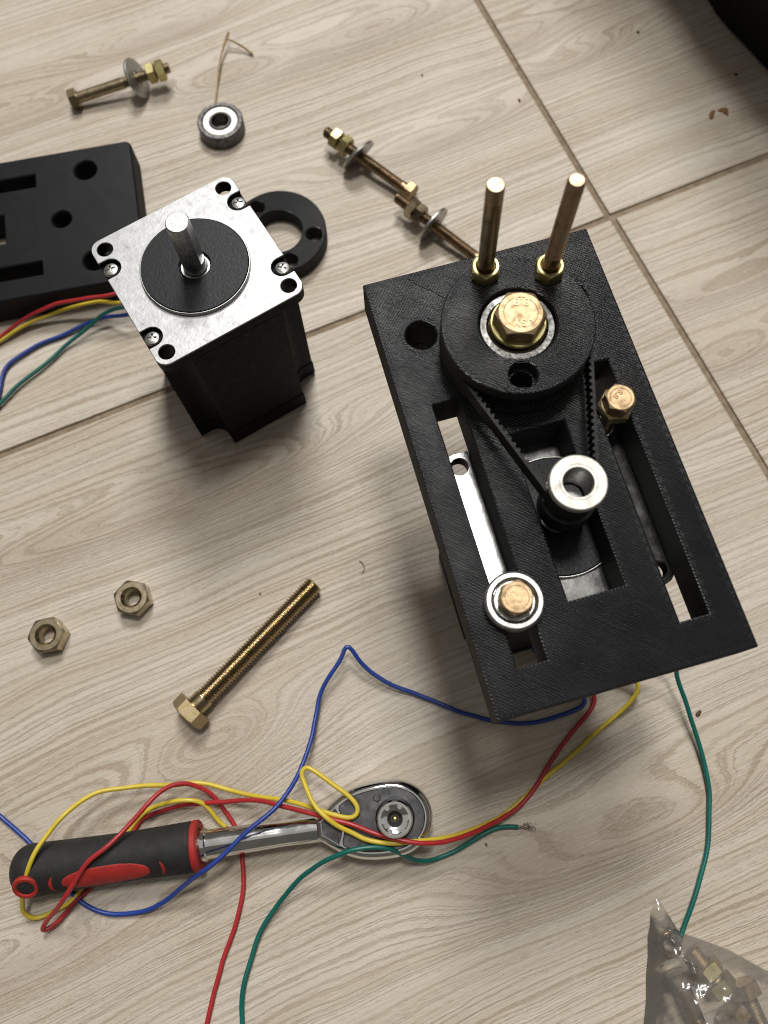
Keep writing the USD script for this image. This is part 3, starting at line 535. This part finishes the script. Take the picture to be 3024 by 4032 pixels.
# ---------------------------------------------------------------- timing pulley and belt
sp_ = thing('timing_pulley', L2W(MX, MY, H2 - 3.5), W2, label='small silver timing pulley with a round bore in the belt loop', cat='pulley')
zt = 119.4 - (H2 - 3.5)
obj('top_flange', lathe([(4.15, zt - 2.6), (7.6, zt - 2.6), (7.9, zt - 2.3), (7.9, zt - 0.35), (7.55, zt), (5.2, zt), (5.12, zt - 0.12), (5.0, zt - 0.12), (4.92, zt), (4.3, zt), (4.15, zt - 0.15)], 80), M_PULLEY, sp_)
tp = sg.Polygon([((6.1 - (0.7 if i % 4 in (1, 2) else 0)) * cos(2 * pi * i / 80), (6.1 - (0.7 if i % 4 in (1, 2) else 0)) * sin(2 * pi * i / 80)) for i in range(80)]).difference(circ(0, 0, 4.15))
obj('toothed_barrel', profile_extrude(tp, [(0, 8.6), (0, zt - 2.62)]), M_STEEL, sp_)
hub = revolve_m3([(4.15, 0), (7.7, 0), (7.9, 0.3), (7.9, 8.2), (7.6, 8.55), (4.15, 8.55)], 72) - m3.Manifold.cylinder(12, 1.5, 1.5, 24).rotate((0, 90, 0)).rotate((0, 0, -110)).translate((0, 0, 4.6))
obj('hub', hub, M_SATIN, sp_)
obj('set_screw', moved(disc_solid(1.35, 5.6, 7.2, 0.2, 24), Rz(rad(-110)) @ T(0, 0, 4.6) @ Ry(pi / 2)), M_STEEL, sp_)

def belt_loop(r1, r2, n=900):
    c1, c2 = np.array([0.3, PY]), np.array([MX, MY]); d = c2 - c1; D = np.linalg.norm(d); base = math.atan2(d[1], d[0]); a = math.acos((r1 - r2) / D)
    A1 = np.arange(base + a, base + 2 * pi - a, 0.4 / r1); A2 = np.arange(base - a, base + a, 0.25 / r2)
    p1 = np.c_[c1[0] + r1 * np.cos(A1), c1[1] + r1 * np.sin(A1)]; p2 = np.c_[c2[0] + r2 * np.cos(A2), c2[1] + r2 * np.sin(A2)]
    P = np.vstack([p1, p2, p1[:1]]); s = np.r_[0, np.cumsum(np.linalg.norm(np.diff(P, axis=0), axis=1))]
    q = np.linspace(0, s[-1], n, endpoint=False)
    return np.c_[np.interp(q, s, P[:, 0]), np.interp(q, s, P[:, 1])], s[-1]
inner, LEN = belt_loop(21.2, 6.2)
nt = int(round(LEN / 2.05)); inner, LEN = belt_loop(21.2, 6.2, nt * 8)
tg = np.roll(inner, -1, 0) - np.roll(inner, 1, 0); tg /= np.linalg.norm(tg, axis=1)[:, None]; nrm = np.c_[-tg[:, 1], tg[:, 0]]   # points into the loop
prof = np.array([0, 0.15, 0.62, 0.75, 0.75, 0.62, 0.15, 0]); inn = inner + nrm * prof[np.arange(len(inner)) % 8][:, None]; outr = inner - nrm * 0.75
bt = thing('timing_belt', L2W(0, 0, 107.75), W2, label='black toothed belt running around the two pulleys', cat='belt')
obj('belt_band', profile_extrude(sg.Polygon(outr, [inner]), [(0, 0), (0, 6.0)]), M_BELT, bt, smooth=25)
tpoly = sg.Polygon(inner + nrm * 0.0).difference(sg.Polygon(inn))
obj('teeth', [profile_extrude(q, [(0, 0.01), (0, 5.99)]) for q in getattr(tpoly, 'geoms', [tpoly]) if q.area > 0.3], M_BELT, bt, smooth=25, kind='stuff')

# ---------------------------------------------------------------- loose bolts with nuts and washers
def axis_bolt(name, p0, p1, af, hh, r, pitch, thread, nuts, washers, mats, roll=0.0, af_n=None, **kw):
    """p0: outer face of the head, p1: tip; nuts and washers measured from p0 along the axis."""
    p0, p1 = np.array(p0, float), np.array(p1, float); L = np.linalg.norm(p1 - p0)
    t = thing(name, mat=frame(p0, p1 - p0), **kw); Q = Ry(pi / 2) @ Rz(roll)
    hd = hexm(af, 0, hh, False, True) - revolve_m3([(0, -0.3), (af * 0.38, -0.3), (af * 0.34, 0.14), (0, 0.14)], 48)
    obj('head', moved(hd, Q), mats[0], t, smooth=25)
    obj('shank', moved(rod(r, hh - 0.05, L, pitch, max(hh, L - thread), 28), Q), mats[1], t, smooth=60)
    for s, h, ro in nuts: obj('nut', moved(nutm(af_n or af, s, s + h, 2 * r), Q @ Rz(ro)), mats[2], t, smooth=25)
    for s, R, tilt, dz, az in washers:
        obj('washer', moved(ring_solid(r + 0.35, R, -0.6, 0.6, 0.2, 56), Q @ T(0, 0, s) @ T(dz, 0, 0) @ Rz(az) @ Ry(tilt)), M_WASH, t)
    return t
axis_bolt('bolt', (-138.6, 320.6, 4.4), (-88.8, 331.2, 9.5), 8.4, 3.9, 2.6, 0.85, 24, [(40.0, 4.0, 0.2), (44.6, 4.0, 0.6)], [(34.5, 9.3, -0.36, 0.0, 0.0)], (M_ZY, M_ZD2, M_ZG), pi / 6, label='loose brass coloured bolt with washer and nuts at the upper left', cat='bolt')
axis_bolt('bolt', (24.0, 252.3, 4.2), (-14.8, 287.2, 9.0), 8.2, 3.8, 2.6, 0.85, 46, [(38.2, 3.9, 0.3), (43.6, 4.2, 0.0)], [(32.6, 9.0, -0.33, 0.0, 0.0)], (M_ZP, M_ZD, M_ZG), pi / 6, label='loose coppery bolt lying nearer the far edge, its head by the tip of another bolt', cat='bolt')
axis_bolt('bolt', (52.9, 213.0, 4.2), (16.0, 247.8, 9.0), 8.2, 3.8, 2.6, 0.85, 46, [(35.4, 4.0, 0.25), (39.6, 4.0, 0.55)], [(29.4, 9.0, -0.1, 0.0, 0.2)], (M_ZP, M_ZD, M_ZD2), pi / 6, label='loose coppery bolt partly hidden behind the slotted plate on the motor', cat='bolt')
axis_bolt('bolt', (-80.9, 22.9, 6.6), (-29.6, 71.2, 4.1), 13.0, 5.4, 4.0, 1.25, 61, [], [], (M_ZY, M_ZT, M_ZG), pi / 6 + 0.12, label='long fully threaded golden bolt lying alone on the floor', cat='bolt')
def nut(loc, rot, **kw):
    t = thing('hex_nut', loc, rot, **kw)
    obj('nut_body', nutm(12.9, 0, 6.6, 7.3), M_ZN, t, smooth=25)
    th = [lathe([(3.72, z), (3.25, z + 0.5), (3.72, z + 1.0)], 36) for z in np.arange(0.6, 5.2, 1.25)]
    obj('thread', th, M_ZN, t, smooth=25)
M_ZN = metal('nut_zinc', [(0.3, (0.32, 0.26, 0.16)), (0.5, (0.50, 0.42, 0.28)), (0.62, (0.50, 0.39, 0.29)), (0.75, (0.56, 0.50, 0.36))], (0.2, 0.32), 200, 0.00001)
nut((-136.0, 58.2, 0.03), rad(8), label='loose golden hex nut, the one nearer the left edge', cat='nut', group=None)
nut((-102.6, 70.7, 0.03), rad(-14), label='loose golden hex nut lying between the other nut and the long bolt', cat='nut')

# ---------------------------------------------------------------- ratchet
RW = 0.0702
rk = thing('ratchet_wrench', (-3.8, -17.9, 0.1), RW, label='ratchet wrench with chrome head and black and red rubber handle', cat='ratchet')
CZ = 9.3
hx = [(-29, 3.9), (-26, 5.6), (-22.5, 8.2), (-19, 10.3), (-15, 12.0), (-10, 13.1), (-4, 13.5), (1, 13.3), (5, 12.2), (8.5, 10.2), (11.3, 7.2), (13.0, 3.7), (13.6, 0)]
up = spline([(x, y, 0) for x, y in hx], 0.8)[:, :2]
outl = np.vstack([up, (up * [1, -1])[::-1][1:]])
head_poly = sg.Polygon(outl[::-1]).buffer(0)
obj('head', profile_extrude(head_poly, [(2.2, 2.2), (0.8, 3.2), (0.1, 5), (0, 7), (0, 10.5), (0.25, 12.2), (0.9, 13.4), (1.7, 14.1), (2.4, 14.3)]), M_CHROME, rk, smooth=35)
cov = head_poly.buffer(-2.9).intersection(sg.box(-19.5, -20, 20, 20)).difference(circ(-30, 0, 11.6, 60)).buffer(-1.2).buffer(1.2)
obj('cover_plate', profile_extrude(cov, [(0, 14.2), (0, 14.75), (0.3, 15.0)]), M_SATIN, rk)
neckp = head_poly.buffer(-2.6).intersection(circ(-30, 0, 11.0, 60))
obj('neck_panel', profile_extrude(neckp, [(0, 14.2), (0.2, 14.5)]), M_SATIN, rk)
obj('cover_rivet', moved(lathe([(0, 14.9), (1.35, 14.9), (1.35, 15.15), (1.15, 15.25), (1.05, 15.1), (0, 15.1)], 32), T(-5.5, 7.6, 0)), M_SATIN, rk)
obj('drive_hub', lathe([(0, 14.9), (7.0, 14.9), (7.0, 15.6), (6.3, 16.0), (6.1, 19.2), (0, 19.2)], 64), M_SATIN, rk)
sock = revolve_m3([(0, 19.1), (5.5, 19.1), (6.3, 19.6), (6.3, 22.0), (5.8, 22.5), (4.9, 22.5), (4.6, 22.2), (2.75, 21.8), (2.6, 19.15), (0, 19.15)], 72)
for k in range(6): sock = sock - m3.Manifold.cylinder(4, 0.85, 0.85, 20).translate((4.45 * cos(k * pi / 3), 4.45 * sin(k * pi / 3), 21.75))
obj('drive_socket', sock, M_CHROME, rk, smooth=35)
obj('drive_bore', lathe([(2.6, 19.2), (2.7, 20.9), (2.55, 20.95), (1.5, 19.5), (0, 19.4), (0, 19.2)], 40), M_HOLE, rk)
obj('detent_ball', moved(trimesh.creation.icosphere(3, 1.15), T(0, 0, 20.0)), M_ZG, rk)
def shaft_section(x):
    k = np.clip((x + 42) / 15, 0, 1); k = k * k * (3 - 2 * k)
    ry = 5.2 + (-0.7) * np.clip((x + 72) / 30, 0, 1) + k * 0.3; rz = 5.2 - 0.9 * np.clip((x + 72) / 30, 0, 1) + k * 0.4
    return ry, rz
xs = np.linspace(-74, -25, 50); a = np.linspace(0, 2 * pi, 40, endpoint=False)
V = [(x, shaft_section(x)[0] * np.cos(a_), CZ - 0.6 * np.clip((x + 60) / 30, 0, 1) + shaft_section(x)[1] * np.sin(a_)) for x in xs for a_ in a]
i = np.arange(40); i2 = (i + 1) % 40; F = []
for j in range(len(xs) - 1): F += [np.c_[j * 40 + i, (j + 1) * 40 + i2, j * 40 + i2], np.c_[j * 40 + i, (j + 1) * 40 + i, (j + 1) * 40 + i2]]
sm = trimesh.Trimesh(np.array(V, float), np.vstack(F), process=False)
if sm.face_normals[:, 2][sm.triangles_center[:, 2] > CZ + 2].mean() < 0: sm.invert()
obj('shaft', sm, M_CHROME, rk, smooth=40)
obj('collar', moved(disc_solid(5.75, -74, -68.2, 0.5, 48), T(0, 0, CZ) @ Ry(pi / 2)), M_CHROME, rk)
HX0, HX1 = -139.2, -73.3
def hr(x):
    s = (x - HX0) / (HX1 - HX0)
    r = 8.85 + 0.35 * cos(s * 5.2) - 0.2 * s
    e = np.clip((x - HX0) / 8.5, 0, 1); r *= math.sqrt(max(0.0, 1 - (1 - e) ** 2.3)) if e < 1 else 1
    return max(r, 0.3)
def hz(x):
    e = np.clip(1 - (x - HX0) / 9, 0, 1); return CZ - 0.9 * e * e
def hpt(x, th, off=0.0):
    r = hr(x) + off; return (x, -r * sin(th), hz(x) + r * cos(th))   # th = 0 on top, grows towards the near side
xs = np.r_[HX0 + 8.5 * (1 - np.cos(np.linspace(0, pi / 2, 16))), np.linspace(HX0 + 9.5, HX1 - 0.6, 60), HX1]
V = np.array([hpt(x, t_, -0.5 if x == HX1 else 0) for x in xs for t_ in a]); F = []
for j in range(len(xs) - 1): F += [np.c_[j * 40 + i, (j + 1) * 40 + i2, j * 40 + i2], np.c_[j * 40 + i, (j + 1) * 40 + i, (j + 1) * 40 + i2]]
V = np.vstack([V, [hpt(HX0, 0, -0.3)], [(HX1, 0, CZ)]]); n_ = len(xs) * 40
F += [np.c_[i, i2, np.full(40, n_)], np.c_[(len(xs) - 1) * 40 + i2, (len(xs) - 1) * 40 + i, np.full(40, n_ + 1)]]
hm = trimesh.Trimesh(V, np.vstack(F), process=False); trimesh.repair.fix_normals(hm)
grip = obj('grip', hm, M_GRIP, rk, smooth=45)
obj('end_band', moved(ring_solid(5.8, 8.95, HX1 - 0.05, HX1 + 2.6, 0.5, 56), T(0, 0, CZ) @ Ry(pi / 2)), M_GRIPR, rk)
def patch(outline, off=0.14, res=0.45):
    """An outline in (x, arc length round the handle) laid on the grip as a thin raised inlay."""
    poly = sg.Polygon(outline).buffer(0); x0, y0, x1, y1 = poly.bounds
    gx, gy = np.meshgrid(np.arange(x0, x1, res), np.arange(y0, y1, res)); P_ = np.c_[gx.ravel(), gy.ravel()]
    inside = shapely.contains_xy(poly.buffer(-res * 0.4), P_[:, 0], P_[:, 1])
    ring = np.array(poly.exterior.segmentize(res).coords)[:-1]
    Q_ = np.vstack([ring, P_[inside]])
    from scipy.spatial import Delaunay
    tr = Delaunay(Q_).simplices; c = Q_[tr].mean(1); tr = tr[shapely.contains_xy(poly, c[:, 0], c[:, 1])]
    d = shapely.distance(shapely.points(Q_), poly.exterior)
    V_ = np.array([hpt(x, s / 8.9, -0.12 + (off + 0.12) * min(1, dd / 0.35)) for (x, s), dd in zip(Q_, d)])
    m = trimesh.Trimesh(V_, tr, process=False)
    if (m.face_normals * (m.triangles_center - [0, 0, CZ]))[:, 1:].sum() < 0: m.invert()
    return m
def ell(cx, cs, rx, rs, n=60, p=2.4): return [(cx + rx * np.sign(cos(t)) * abs(cos(t)) ** (2 / p), cs + rs * np.sign(sin(t)) * abs(sin(t)) ** (2 / p)) for t in np.linspace(0, 2 * pi, n, endpoint=False)]
obj('inlay', patch(ell(-103.0, 6.1, 15.6, 4.7)), M_GRIPR, grip, smooth=40)
def crescent(cx, cs, R, w, side, n=24):
    t = np.linspace(-1.05, 1.05, n); o = [(cx + side * R * cos(q), cs + R * sin(q)) for q in t]; k = [(cx + side * (R * cos(q) - w * cos(q * 1.45)), cs + (R - w * 0.2) * sin(q)) for q in t[::-1]]
    return o + k
obj('inlay', patch(crescent(-86.8, 6.3, 4.8, 1.6, 1)), M_GRIPR, grip, smooth=40)
obj('inlay', patch(crescent(-118.4, 6.2, 4.8, 1.6, -1)), M_GRIPR, grip, smooth=40)
hr_ = lathe([(2.9, -2.6), (4.4, -2.6), (4.6, -0.7), (4.3, -0.05), (3.3, -0.05), (2.9, -0.35)], 48)
p_, px_, pt_ = (np.array(hpt(*q)) for q in ((-131.0, 0.62), (-130.0, 0.62), (-131.0, 0.75)))
n_ = np.cross(pt_ - p_, px_ - p_); n_ *= np.sign(n_[2]) / np.linalg.norm(n_)
HM = np.eye(4); HM[:3, 2] = n_; HM[:3, 0] = np.cross([0, 1, 0], n_); HM[:3, 0] /= np.linalg.norm(HM[:3, 0]); HM[:3, 1] = np.cross(n_, HM[:3, 0]); HM[:3, 3] = p_ + n_ * 0.15
obj('hang_hole_rim', moved(hr_, HM), M_GRIPR, rk)
obj('hang_hole', moved(disc_solid(2.92, -1.8, -0.55, 0.1, 32), HM), M_HOLE, rk)

# ---------------------------------------------------------------- bag of bolts in the near corner
BG = [(88.6, -51.5), (85.3, -56.4), (84.4, -60.5), (82.9, -64.5), (82.0, -70.5), (80.4, -76.5), (79.2, -84), (77, -92), (74, -118), (140, -125), (152, -92), (136, -82), (122.1, -77.3), (111.1, -70.4), (101.4, -66.2), (94.5, -63.6), (92.3, -59.1)]
bp = sg.Polygon(BG)
def film_sheet(h, res=0.9):
    from scipy.spatial import Delaunay
    x0, y0, x1, y1 = bp.bounds; gx, gy = np.meshgrid(np.arange(x0, x1, res), np.arange(y0, y1, res)); P_ = np.c_[gx.ravel(), gy.ravel()] + rng.normal(0, 0.12, (gx.size, 2))
    P_ = P_[shapely.contains_xy(bp.buffer(-0.4), P_[:, 0], P_[:, 1])]; ring = np.array(bp.exterior.segmentize(res).coords)[:-1]; Q_ = np.vstack([ring, P_])
    tr = Delaunay(Q_).simplices; c = Q_[tr].mean(1); tr = tr[shapely.contains_xy(bp, c[:, 0], c[:, 1])]
    d = shapely.distance(shapely.points(Q_), bp.exterior)
    V_ = np.c_[Q_, h(Q_, d)]; m = trimesh.Trimesh(V_, tr, process=False)
    if m.face_normals[:, 2].mean() < 0: m.invert()
    return m
def bag_top(q, d):
    p = np.c_[q * 0.13, np.zeros(len(q))]; w = meshkit.fbm(p, 3, 5); w2 = meshkit.fbm(p * [2.6, 1.2, 1] + 7, 3, 9)
    ridge = 1 - np.abs(2 * w2 - 1) * 2.2
    fl = np.clip((-54.5 - q[:, 1]) / 9.0, 0, 1); fl = fl * fl * (3 - 2 * fl)       # a flat flap at the pointed corner
    base = 14.5 * (1 - np.exp(-d / 5.0)) * (0.10 + 0.90 * fl)
    # a crease running in from the pointed corner
    s = np.array([96.0, -77.0]) - np.array([86.5, -57.5]); sl = np.linalg.norm(s); s /= sl
    r = q - np.array([86.5, -57.5]); al = r @ s; ac = np.abs(r @ np.array([-s[1], s[0]]) + 0.9 * np.sin(al * 1.1))
    crease = np.exp(-(ac / 0.9) ** 2) * np.clip(al / 3, 0, 1) * np.clip((sl - al) / 4, 0, 1)
    return 0.5 + 0.92 * base + np.clip(d / 3, 0, 1) * ((w - 0.5) * 4 + np.clip(ridge, 0, 1) * 0.25 + np.clip(1 - np.abs(2 * meshkit.fbm(np.c_[q @ np.array([[0.55, 0.16], [-0.25, 0.42]]), np.zeros(len(q))], 2, 21) - 1) * 9, 0, 1) * 0.55 + crease * 2.2 * (0.6 + 0.8 * meshkit.noise(np.c_[q * 0.9, np.zeros(len(q))], 3)))
g = G(); o = objc(g)
fz = g.add('fresnel', {'IOR': 1.5}) + '.fac'
bmp = g.bump(g.noise(o, 110, 2, 0.5), 0.00012)
tr_ = g.add('transparent_bsdf', {'color': (0.97, 0.96, 0.945)}) + '.BSDF'; df = g.add('diffuse_bsdf', {'color': (0.80, 0.77, 0.72)}) + '.BSDF'
gl = g.add('glossy_bsdf', {'roughness': 0.16, 'color': (0.8, 0.8, 0.8), 'distribution': 'ggx'}, normal=bmp) + '.BSDF'
m1_ = g.add('mix_closure', {'fac': 0.12}, closure1=tr_, closure2=df) + '.closure'
M_FILM = g.done('clear_film', g.add('mix_closure', {}, fac=g.math('multiply_add', fz, 1.15, 0.02), closure1=m1_, closure2=gl) + '.closure')
bag = thing('plastic_bag', (0, 0, 0), 0, label='clear crumpled plastic bag full of bolts at the near right corner', cat='bag')
obj('upper_film', film_sheet(bag_top), M_FILM, bag, smooth=True)
obj('lower_film', film_sheet(lambda q, d: np.full(len(q), 0.25), 3.0), M_FILM, bag, smooth=True)
axis_bolt('bolt', (105.0, -82.0, 5.6), (96.0, -68.5, 5.0), 9.8, 4.6, 3.0, 1.0, 30, [(6.0, 4.6, 0.3)], [], (M_ZG, M_ZP, M_ZG), 0.3, label='bright headed bolt inside the clear bag, thread pointing away', cat='bolt')
axis_bolt('bolt', (105.4, -87.5, 5.4), (117.0, -106.0, 5.0), 9.8, 4.6, 3.0, 1.0, 30, [], [], (M_ZP, M_ZP, M_ZG), 0.1, label='bolt inside the clear bag with its pinkish head beside another bolt head', cat='bolt')
axis_bolt('bolt', (89.5, -75.0, 4.6), (99.0, -106.0, 4.2), 9.8, 4.6, 3.0, 1.0, 18, [], [], (M_ZD, M_ZD, M_ZD), 0.5, label='dull dark bolt inside the clear bag near its left edge', cat='bolt')
axis_bolt('bolt', (111.5, -79.5, 4.6), (121.0, -112.0, 4.4), 9.8, 4.6, 3.0, 1.0, 40, [], [], (M_ZP, M_ZD2, M_ZD), 0.2, label='threaded bolt inside the clear bag nearest the right edge of the photo', cat='bolt')
kn = thing('hex_nut', (89.2, -66.8, 0.6), 0.3, label='small dark nut inside the pointed end of the clear bag', cat='nut')
obj('nut_body', nutm(8.0, 0, 4.0, 5.0), M_ZD, kn, smooth=25)

# ---------------------------------------------------------------- small things on the floor
dk = thing('black_case', (0, 0, 0.1), 0, label='black rounded case out of focus at the far right corner', cat='case')
dp = sg.Polygon([(112, 520), (168, 391), (176.5, 371), (180.8, 359.8), (183.6, 349.4), (188.3, 338.4), (192.9, 330.1), (196.6, 322.6), (200.2, 315.2), (204, 308.5), (212, 302), (222, 300), (330, 318), (340, 540), (200, 560)]).buffer(3).buffer(-3)
obj('case_body', profile_extrude(dp, [(3.0, 0), (0.6, 1.4), (-0.5, 5), (-3, 18), (-9, 40), (-16, 64), (-20, 84), (-21, 110), (-16, 140), (-6, 155), (4, 160)]), M_DARK, dk, smooth=40)
tw = thing('dry_stem', (0, 0, 0), 0, label='thin dry plant stem with one side twig lying by the bearing', cat='stem')
q = spline([(-69.0, 312.0, 0.7), (-68.3, 317.6, 0.8), (-66.6, 331.3, 1.8), (-65.2, 340.8, 3.2), (-62.0, 351.1, 4.6), (-60.2, 354.2, 6.4)], 0.8)
obj('stem', tube(q, 0.30 + 0.16 * np.abs(np.sin(np.linspace(0, 9, len(q)))) + np.linspace(-0.05, 0.25, len(q)), 8), M_TWIG, tw, smooth=True)
q = spline([(-61.6, 351.6, 4.8), (-55.5, 349.1, 3.0), (-49.4, 344.6, 0.9)], 0.8)
obj('twig', tube(q, np.linspace(0.42, 0.65, len(q)), 8), M_TWIG, tw, smooth=True)
def chip(name, x, y, s, mat, label, cat, z=0.0, flat=0.4):
    m = trimesh.creation.icosphere(2, 1.0); v = m.vertices * (0.65 + 0.8 * meshkit.noise(m.vertices * 1.6 + x, 3))[:, None]
    m.vertices = v * [s, s * rng.uniform(0.5, 0.8), s * flat]; m.apply_transform(Rz(rng.uniform(0, 6))); m.apply_translation([0, 0, -m.bounds[0][2]])
    c = obj(name, moved(m, T(x, y, z + 0.02)), mat, '/World', smooth=True); tag(c, label, cat); return c
def flake(x, y, pts, label):
    th = sg.Polygon(pts); m = profile_extrude(th, [(0, 0), (0, 0.25)]); v = m.vertices; v[:, 2] += 0.35 * (v[:, 0] - v[:, 0].min()) * 0.4 + 0.1
    c = obj('leaf_flake', moved(m, T(x, y, 0)), M_FLAKE, '/World', smooth=False); tag(c, label, 'leaf flake')
flake(171.6, 288.6, [(-1.7, -2.2), (-0.4, -2.6), (0.6, -1.0), (1.0, 0.8), (1.8, 2.0), (0.6, 2.4), (-0.9, 1.6), (-1.6, 0.2)], 'left one of two small brown leaf flakes near the black case')
flake(177.4, 289.6, [(-3.0, 1.4), (-1.2, 2.3), (1.2, 2.2), (2.0, 0.8), (1.6, -1.0), (1.3, -2.6), (0.6, -1.4), (-0.6, 0.2), (-1.8, 0.4)], 'right one of two small brown leaf flakes near the black case')
for x, y, s, lb in [(34.2, 324.8, 0.6, 'tiny dark crumb on the floor beyond the two coppery bolts'), (80.2, 305.2, 0.9, 'dark crumb by the floor joint beyond the slotted plate'), (144.1, 342.1, 0.8, 'tiny dark crumb near the far edge of the right tile'), (187.5, 311.5, 0.8, 'tiny crumb in the shade of the black case'),
                    (-52.3, 69.7, 0.55, 'tiny crumb between the upper loose nut and the long bolt'), (114.7, 11.0, 1.2, 'brown crumb right of the green wire near the plate corner'), (28.8, -30.2, 0.55, 'tiny dark crumb below the frayed green wire end')]:
    chip('crumb', x, y, s, M_CRUMB, lb, 'crumb')
hq = spline([(-11.5, 80.5, 0.3), (-10.0, 78.8, 0.4), (-9.6, 77.0, 0.3), (-10.6, 75.2, 0.3)], 0.3)
tag(obj('hair', tube(hq, 0.14, 6), M_CRUMB, '/World', smooth=True), 'short dark hair on the floor left of the slotted plate', 'hair')
